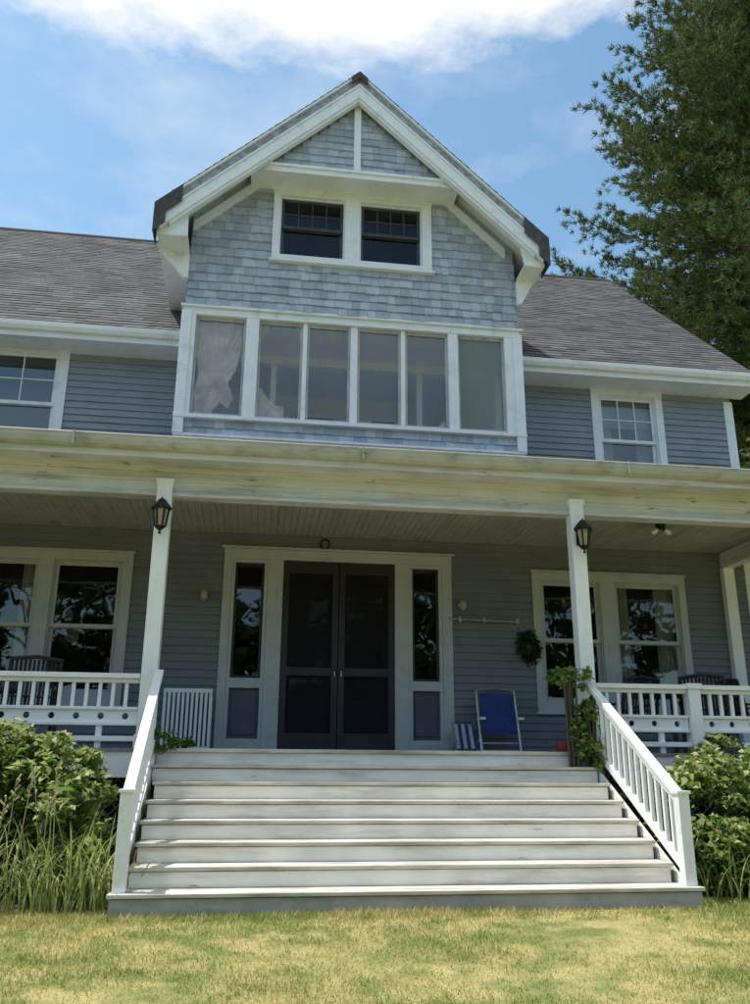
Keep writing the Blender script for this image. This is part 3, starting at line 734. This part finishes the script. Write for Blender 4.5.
def blades(n,x0,x1,y0,y1,hmin,hmax,w,excl=None):
    x=rng.uniform(x0,x1,n); y=rng.uniform(y0,y1,n)
    dens=.5+.5*np.sin(x*1.7+np.sin(y*2.3)*1.5)*np.sin(y*1.9+x*.6)
    k=rng.uniform(0,1,n)<(.45+.55*dens)
    if excl is not None: k&=~excl(x,y)
    x,y=x[k],y[k]; n=len(x)
    h=rng.uniform(hmin,hmax,n)*(.6+.6*dens[k]); a=rng.uniform(0,2*np.pi,n); t=rng.uniform(0,2*np.pi,n); lean=rng.uniform(.1,1.2,n)*h
    z=gz(x,y)+.0
    b=np.stack([x,y,z],1); s=np.stack([np.cos(a),np.sin(a),0*a],1)*w/2
    tip=b+np.stack([np.cos(t)*lean,np.sin(t)*lean,h],1)
    return np.stack([b-s,b+s,tip],1).reshape(-1,3)
ex=lambda x,y:((x>-.98)&(x<3.68)&(y>7.0))
V=np.concatenate([blades(150000,-3.8,6.8,3.9,7.5,.012,.045,.007,ex),blades(12000,-3.8,6.8,6.75,7.05,.02,.07,.007,ex),blades(25000,-6,9,1.5,4,.02,.05,.008)])
mesh_np('lawn_grass',V,3,[LGRS])

# ------------------------------------------------------------------ foliage
def rand_dirs(n):
    v=rng.normal(size=(n,3)); return v/np.linalg.norm(v,axis=1,keepdims=True)
def leafquads(C,size,aspect=.55,upbias=.6):
    n=len(C); nrm=rand_dirs(n); nrm[:,2]=np.abs(nrm[:,2])+upbias; nrm/=np.linalg.norm(nrm,axis=1,keepdims=True)
    r=rand_dirs(n); t=np.cross(nrm,r); t/=np.linalg.norm(t,axis=1,keepdims=True); b=np.cross(nrm,t)
    s=size*rng.uniform(.6,1.3,(n,1)); 
    droop=nrm*s*.18
    return np.stack([C-t*s/2-droop,C+b*s*aspect/2+t*s*.05,C+t*s/2-droop,C-b*s*aspect/2+t*s*.05],1).reshape(-1,3)
def clumps(center,rad,n_cl,per,clr,shell=.55,flat=1):
    d=rand_dirs(n_cl); rr=rng.uniform(shell,1,(n_cl,1))**.7
    cc=np.array(center)+d*rr*np.array(rad)
    cr=clr*rng.uniform(.6,1.4,(n_cl,1))
    out=[]
    for i in range(n_cl):
        dd=rand_dirs(per)*(rng.uniform(0,1,(per,1))**.4)*cr[i]; dd[:,2]*=.7*flat
        out.append(cc[i]+dd)
    return np.concatenate(out)
def shrub(name,parts,leaf,mats,size,blossom=0,stem=True,pale=.55):
    e=empty(name); C=[]
    for c,r,ncl,per,clr in parts:
        q=clumps(c,r,ncl,per,clr); q=q[q[:,2]>.03]; C.append(q)
    C=np.concatenate(C); V=leafquads(C,size)
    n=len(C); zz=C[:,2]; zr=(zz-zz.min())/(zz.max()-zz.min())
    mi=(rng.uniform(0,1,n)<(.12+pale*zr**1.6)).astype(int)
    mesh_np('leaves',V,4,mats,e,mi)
    if stem:
        s=MB()
        for c,r,*_ in parts:
            for k in range(9):
                a=random.uniform(0,6.28); q=random.uniform(.2,.8)
                s.tube([(c[0]+.2*math.cos(a)*r[0],c[1]+.2*math.sin(a)*r[1],0),(c[0]+.5*q*math.cos(a)*r[0],c[1]+.5*q*math.sin(a)*r[1],c[2]),(c[0]+q*math.cos(a)*r[0],c[1]+q*math.sin(a)*r[1],c[2]+.7*r[2])],[.014,.01,.004],6)
        s.build('stems',BARK,e)
    return e
shrub('hydrangea_bush',[((-1.75,8.25,.72),(.55,.5,.60),75,50,.15),((-2.7,8.2,.84),(.7,.5,.72),85,50,.17),((-1.45,7.8,.45),(.3,.4,.45),34,45,.13),((-2.1,8.4,1.2),(.4,.3,.3),22,40,.12)],.08,[LSHR,LSHR2],.105,pale=.75)
shrub('hydrangea_bush',[((-4.3,8.35,.7),(.9,.5,.6),110,60,.17)],.08,[LSHR,LSHR2],.105)
shrub('leafy_shrub',[((4.45,8.25,.64),(.58,.5,.58),75,50,.15),((5.4,8.3,.74),(.7,.5,.62),85,50,.16),((4.25,7.65,.34),(.36,.35,.36),50,50,.13),((4.9,8.5,1.2),(.5,.3,.2),20,36,.1)],.08,[LSHR,LSHR2],.095,pale=.65)
shrub('leafy_shrub',[((7.2,8.4,.65),(.9,.5,.6),110,60,.17)],.08,[LSHR,LSHR2],.095)
shrub('climbing_vine',[((3.60,8.95,1.45),(.20,.14,.36),38,34,.08),((3.74,8.85,1.25),(.26,.15,.2),30,34,.09),((3.42,9.0,2.02),(.30,.1,.12),20,20,.06),((3.9,8.8,.8),(.2,.2,.5),30,34,.1)],.06,[LVINE,LSHR2],.075,pale=.35)
shrub('potted_vine',[((-.86,9.05,1.3),(.14,.12,.12),16,28,.06),((-.66,9.2,1.28),(.12,.1,.06),10,22,.05)],.06,[LVINE,LSHR],.05,stem=False)
C=[]
for i in range(700):
    a=rng.uniform(0,2*np.pi); r=.12+rng.normal()*.035; C.append((3.84+r*math.cos(a),W-.06+rng.normal()*.02,2.70+r*1.3*math.sin(a)))
mesh_np('wreath',leafquads(np.array(C),.06),4,[LBG])
def lily(name,cx,cy,rx,ry,n,L0,L1,tilt=.6):
    V=[]
    for i in range(n):
        x=cx+random.gauss(0,1)*rx*.5;y=cy+random.gauss(0,1)*ry*.5
        a=random.uniform(0,6.283); L=random.uniform(L0,L1); w=random.uniform(.014,.028); lean=random.uniform(.15,tilt); 
        K=7; prev=None; p=Vector((x,y,float(gz(x,y)))); el=math.pi/2-lean*.4; h=Vector((math.cos(a),math.sin(a),0)); s=Vector((-math.sin(a),math.cos(a),0))
        for k in range(K+1):
            t=k/K; ww=w*(1-t)**.6*(.6+.8*t if t<.5 else 1); cur_=(p-s*ww/2,p+s*ww/2)
            if prev: V+= [prev[0],prev[1],cur_[1],cur_[0]]
            prev=cur_; p=p+(h*math.cos(el)+Vector((0,0,1))*math.sin(el))*L/K; el-=lean*2.6/K*(.4+t*1.4)
    return mesh_np(name,np.array([tuple(v) for v in V]),4,[LLILY])
lily('daylily_plant',-1.32,7.40,.40,.33,230,.4,.8,1.0)
lily('daylily_plant',-2.1,7.30,.5,.35,240,.4,.85,1.0)
lily('daylily_plant',-3.1,7.45,.6,.35,260,.5,.9,.9)
lily('daylily_plant',4.35,7.40,.4,.25,190,.3,.6,.9)
lily('daylily_plant',5.4,7.5,.6,.3,240,.35,.7,.9)
m=MB()
for i in range(16):
    x=random.uniform(-2.5,-1.3);y=random.uniform(7.2,7.6);h=random.uniform(.8,1.2);dx=random.uniform(-.15,.15)
    m.tube([(x,y,0),(x+dx*.4,y,h*.5),(x+dx,y-.03,h)],[.005,.004,.003],5)
    for k in range(5): m.tube([(x+dx*(.8+.04*k),y,h*(.82+.04*k)),(x+dx*(.8+.04*k)+random.uniform(-.04,.04),y+random.uniform(-.03,.03),h*(.85+.045*k))],[.006,.009],5)
m.build('dry_flower_stalks',paint('straw',(.45,.38,.2),.8),None)

# ---------------- pine tree : whorls of plume-like boughs
def pine(name,bx,by,H,R,zlo,nwh,per,seed,nper=18):
    r=np.random.default_rng(seed)
    e=empty(name); s=MB()
    s.tube([(bx,by,-.2),(bx+.1,by,H*.3),(bx-.1,by,H*.6),(bx,by,H*.97)],[.5,.38,.24,.04],12)
    T=[];D=[]
    for i in range(nwh):
      t=(i+.5*r.uniform())/nwh; z=zlo+(H-zlo)*t
      for jb in range(per):
        Rz=R*(1-t**1.8)*(.66+.42*r.uniform())+.5
        a=2*math.pi*jb/per+i*1.1+r.uniform(-.35,.35)
        h=np.array([math.cos(a),math.sin(a),0]); sd=np.array([-math.sin(a),math.cos(a),0])
        rise=r.uniform(-.04,.14)+.3*t
        z_=z+r.uniform(-.25,.25)
        def pos(q,h=h,z=z_,Rz=Rz,rise=rise): return np.array([bx,by,z])+h*Rz*q+np.array([0,0,1])*Rz*(rise*q+.14*q*q-.10*math.sin(q*3))
        s.tube([tuple(pos(q)) for q in (0,.35,.7,1)],[.09*(1-t)+.03,.06*(1-t)+.02,.03,.01],6)
        ns=int(9+Rz*2.8)
        for k in range(ns):
            q=.22+.80*(k+r.uniform())/ns; side=1 if k%2 else -1
            L=(.4+.27*Rz*(1.12-q))*r.uniform(.6,1.2); yaw=r.uniform(.35,1.05)
            d=h*math.cos(yaw)+sd*side*math.sin(yaw)+np.array([0,0,r.uniform(.0,.4)])
            p0=pos(q); p1=p0+d*L
            s.tube([tuple(p0),tuple(p1)],[.018,.006],4)
            nt_=max(3,int(L/.13))
            for j in range(nt_):
                f=(j+1)/nt_; T.append(p0+d*L*f+r.normal(size=3)*np.array([.10,.10,.06])); D.append(d*.7+np.array([0,0,.6]))
    T=np.array(T);D=np.array(D); n=len(T)
    base=np.repeat(T,nper,0)+r.normal(size=(n*nper,3))*.04; dr=np.repeat(D,nper,0)+r.normal(size=(n*nper,3))*.68
    dr/=np.linalg.norm(dr,axis=1,keepdims=True); ln=r.uniform(.14,.27,(n*nper,1))
    sd=np.cross(dr,r.normal(size=(n*nper,3))); sd/=np.linalg.norm(sd,axis=1,keepdims=True)
    w=.036
    V=np.stack([base-sd*w/2,base+sd*w/2,base+dr*ln],1).reshape(-1,3)
    mesh_np('needles',V,3,[LPINE],e); s.build('trunk_and_branches',BARK,e)
pine('pine_tree',18.3,22.5,34,8.7,11.0,25,10,5,20)

# ---------------- broadleaf trees
def tree(name,x,y,H,R,ncl=120,per=70,leaf=.3):
    e=empty(name); s=MB()
    z0=float(gz(x,y)); s.tube([(x,y,z0-.1),(x+.1,y,z0+H*.35),(x,y+.1,z0+H*.8)],[.28,.2,.05],10)
    for k in range(9):
        a=k*2.4; s.tube([(x,y,z0+H*(.3+.04*k)),(x+R*.5*math.cos(a),y+R*.5*math.sin(a),z0+H*(.45+.04*k)),(x+R*.85*math.cos(a),y+R*.85*math.sin(a),z0+H*(.55+.04*k))],[.1,.06,.02],6)
    s.build('trunk',BARK,e)
    C=clumps((x,y,z0+H*.6),(R,R,H*.4),ncl,per,R*.22,.45)
    mesh_np('crown',leafquads(C,leaf,.7,.3),4,[LBG],e)
tree('maple_tree',11.5,17.5,8.5,2.6,110,80,.22)
tree('maple_tree',15.5,15.5,7.5,3,110,70,.25)
for i,(x,y,H,R) in enumerate([(-20,-20,13,5),(-12,-24,16,5.5),(-4,-22,11,4.5),(3,-26,15,5.5),(11,-21,12,5),(19,-24,16,6),(-16,26,10,4.5),(28,-14,13,5)]):
    tree('maple_tree',x,y,H,R,80,50,.6)
C=[]
for a in np.linspace(0,2*np.pi,80,endpoint=False):
    d=rng.uniform(70,95); H=rng.uniform(7,12)
    C.append(clumps((d*math.cos(a),d*math.sin(a),H*.45),(4.5,4.5,H*.5),14,22,1.6,.3))
C=np.concatenate(C); C=C[C[:,2]>0]
mesh_np('distant_woods',leafquads(C,1.7,.8,.2),4,[LBG])

# ------------------------------------------------------------------ world + sun
sd=Vector((-.36,.05,.93)).normalized()
elev=math.asin(sd.z); az=math.atan2(sd.x,sd.y)
w=bpy.data.worlds.new('World'); scene.world=w; w.use_nodes=True; nt=w.node_tree
bg=nt.nodes['Background']; out=nt.nodes['World Output']
sky=N(nt,'ShaderNodeTexSky'); sky.sky_type='NISHITA'; sky.sun_disc=False; sky.sun_elevation=elev; sky.sun_rotation=az
sky.air_density=1.0; sky.dust_density=1.0; sky.ozone_density=1.0
skc=mixc(nt,1.0,sky.outputs[0],(1.26,1.52,1.44),'MULTIPLY')
nt.links.new(skc,bg.inputs[0]); bg.inputs[1].default_value=.15
bg2=N(nt,'ShaderNodeBackground'); bg2.inputs[0].default_value=(.97,.99,1,1); bg2.inputs[1].default_value=1.05
tc=N(nt,'ShaderNodeTexCoord'); sp=N(nt,'ShaderNodeSeparateXYZ'); nt.links.new(tc.outputs['Generated'],sp.inputs[0])
mp=N(nt,'ShaderNodeMapping'); mp.inputs['Scale'].default_value=(1,1,2.2); nt.links.new(tc.outputs['Generated'],mp.inputs[0])
nz=N(nt,'ShaderNodeTexNoise'); nz.inputs['Scale'].default_value=4.5; nz.inputs['Detail'].default_value=9; nz.inputs['Roughness'].default_value=.58; nt.links.new(mp.outputs[0],nz.inputs[0])
nz2=N(nt,'ShaderNodeTexNoise'); nz2.inputs['Scale'].default_value=17; nz2.inputs['Detail'].default_value=7; nz2.inputs['Roughness'].default_value=.6; nt.links.new(mp.outputs[0],nz2.inputs[0])
ma=N(nt,'ShaderNodeMath',operation='MULTIPLY_ADD'); nt.links.new(nz.outputs[0],ma.inputs[0]); ma.inputs[1].default_value=.05; nt.links.new(sp.outputs[2],ma.inputs[2])
md=N(nt,'ShaderNodeMath',operation='MULTIPLY_ADD'); nt.links.new(nz2.outputs[0],md.inputs[0]); md.inputs[1].default_value=.065; nt.links.new(ma.outputs[0],md.inputs[2])
mb_=N(nt,'ShaderNodeMath',operation='MULTIPLY_ADD'); nt.links.new(sp.outputs[0],mb_.inputs[0]); mb_.inputs[1].default_value=-.04; nt.links.new(md.outputs[0],mb_.inputs[2])
c1=maprange(nt,mb_.outputs[0],.748,.785)
c2=maprange(nt,nz.outputs[0],.46,.8,0,.45)
mx_=N(nt,'ShaderNodeMath',operation='MAXIMUM'); nt.links.new(c1,mx_.inputs[0]); nt.links.new(c2,mx_.inputs[1])
ms=N(nt,'ShaderNodeMixShader'); nt.links.new(mx_.outputs[0],ms.inputs[0]); nt.links.new(bg.outputs[0],ms.inputs[1]); nt.links.new(bg2.outputs[0],ms.inputs[2]); nt.links.new(ms.outputs[0],out.inputs[0])
sl_=bpy.data.lights.new('sun','SUN'); sl_.energy=5.0; sl_.angle=math.radians(.5); sl_.color=(1,.955,.88)
so=bpy.data.objects.new('sun',sl_); col.objects.link(so); so.rotation_euler=sd.to_track_quat('Z','Y').to_euler(); so.location=(-10,5,30)

# ------------------------------------------------------------------ camera
psi=math.radians(8.0);p=math.radians(17.5);rr=.006
Fv=Vector((math.sin(psi)*math.cos(p),math.cos(psi)*math.cos(p),math.sin(p)))
Rv=Vector((math.cos(psi),-math.sin(psi),0)); Uv=Rv.cross(Fv)
R2=Rv*math.cos(rr)+Uv*math.sin(rr); U2=Uv*math.cos(rr)-Rv*math.sin(rr)
cam=bpy.data.cameras.new('camera'); co=bpy.data.objects.new('camera',cam); col.objects.link(co)
M=Matrix((R2,U2,-Fv)).transposed().to_4x4(); M.translation=Vector((0,0,1.03)); co.matrix_world=M
cam.sensor_fit='VERTICAL'; cam.sensor_height=24; cam.lens=24*852/1004; cam.clip_end=2000; cam.clip_start=.05
scene.camera=co
scene.view_settings.view_transform='Standard'; scene.view_settings.look='None'; scene.view_settings.exposure=0
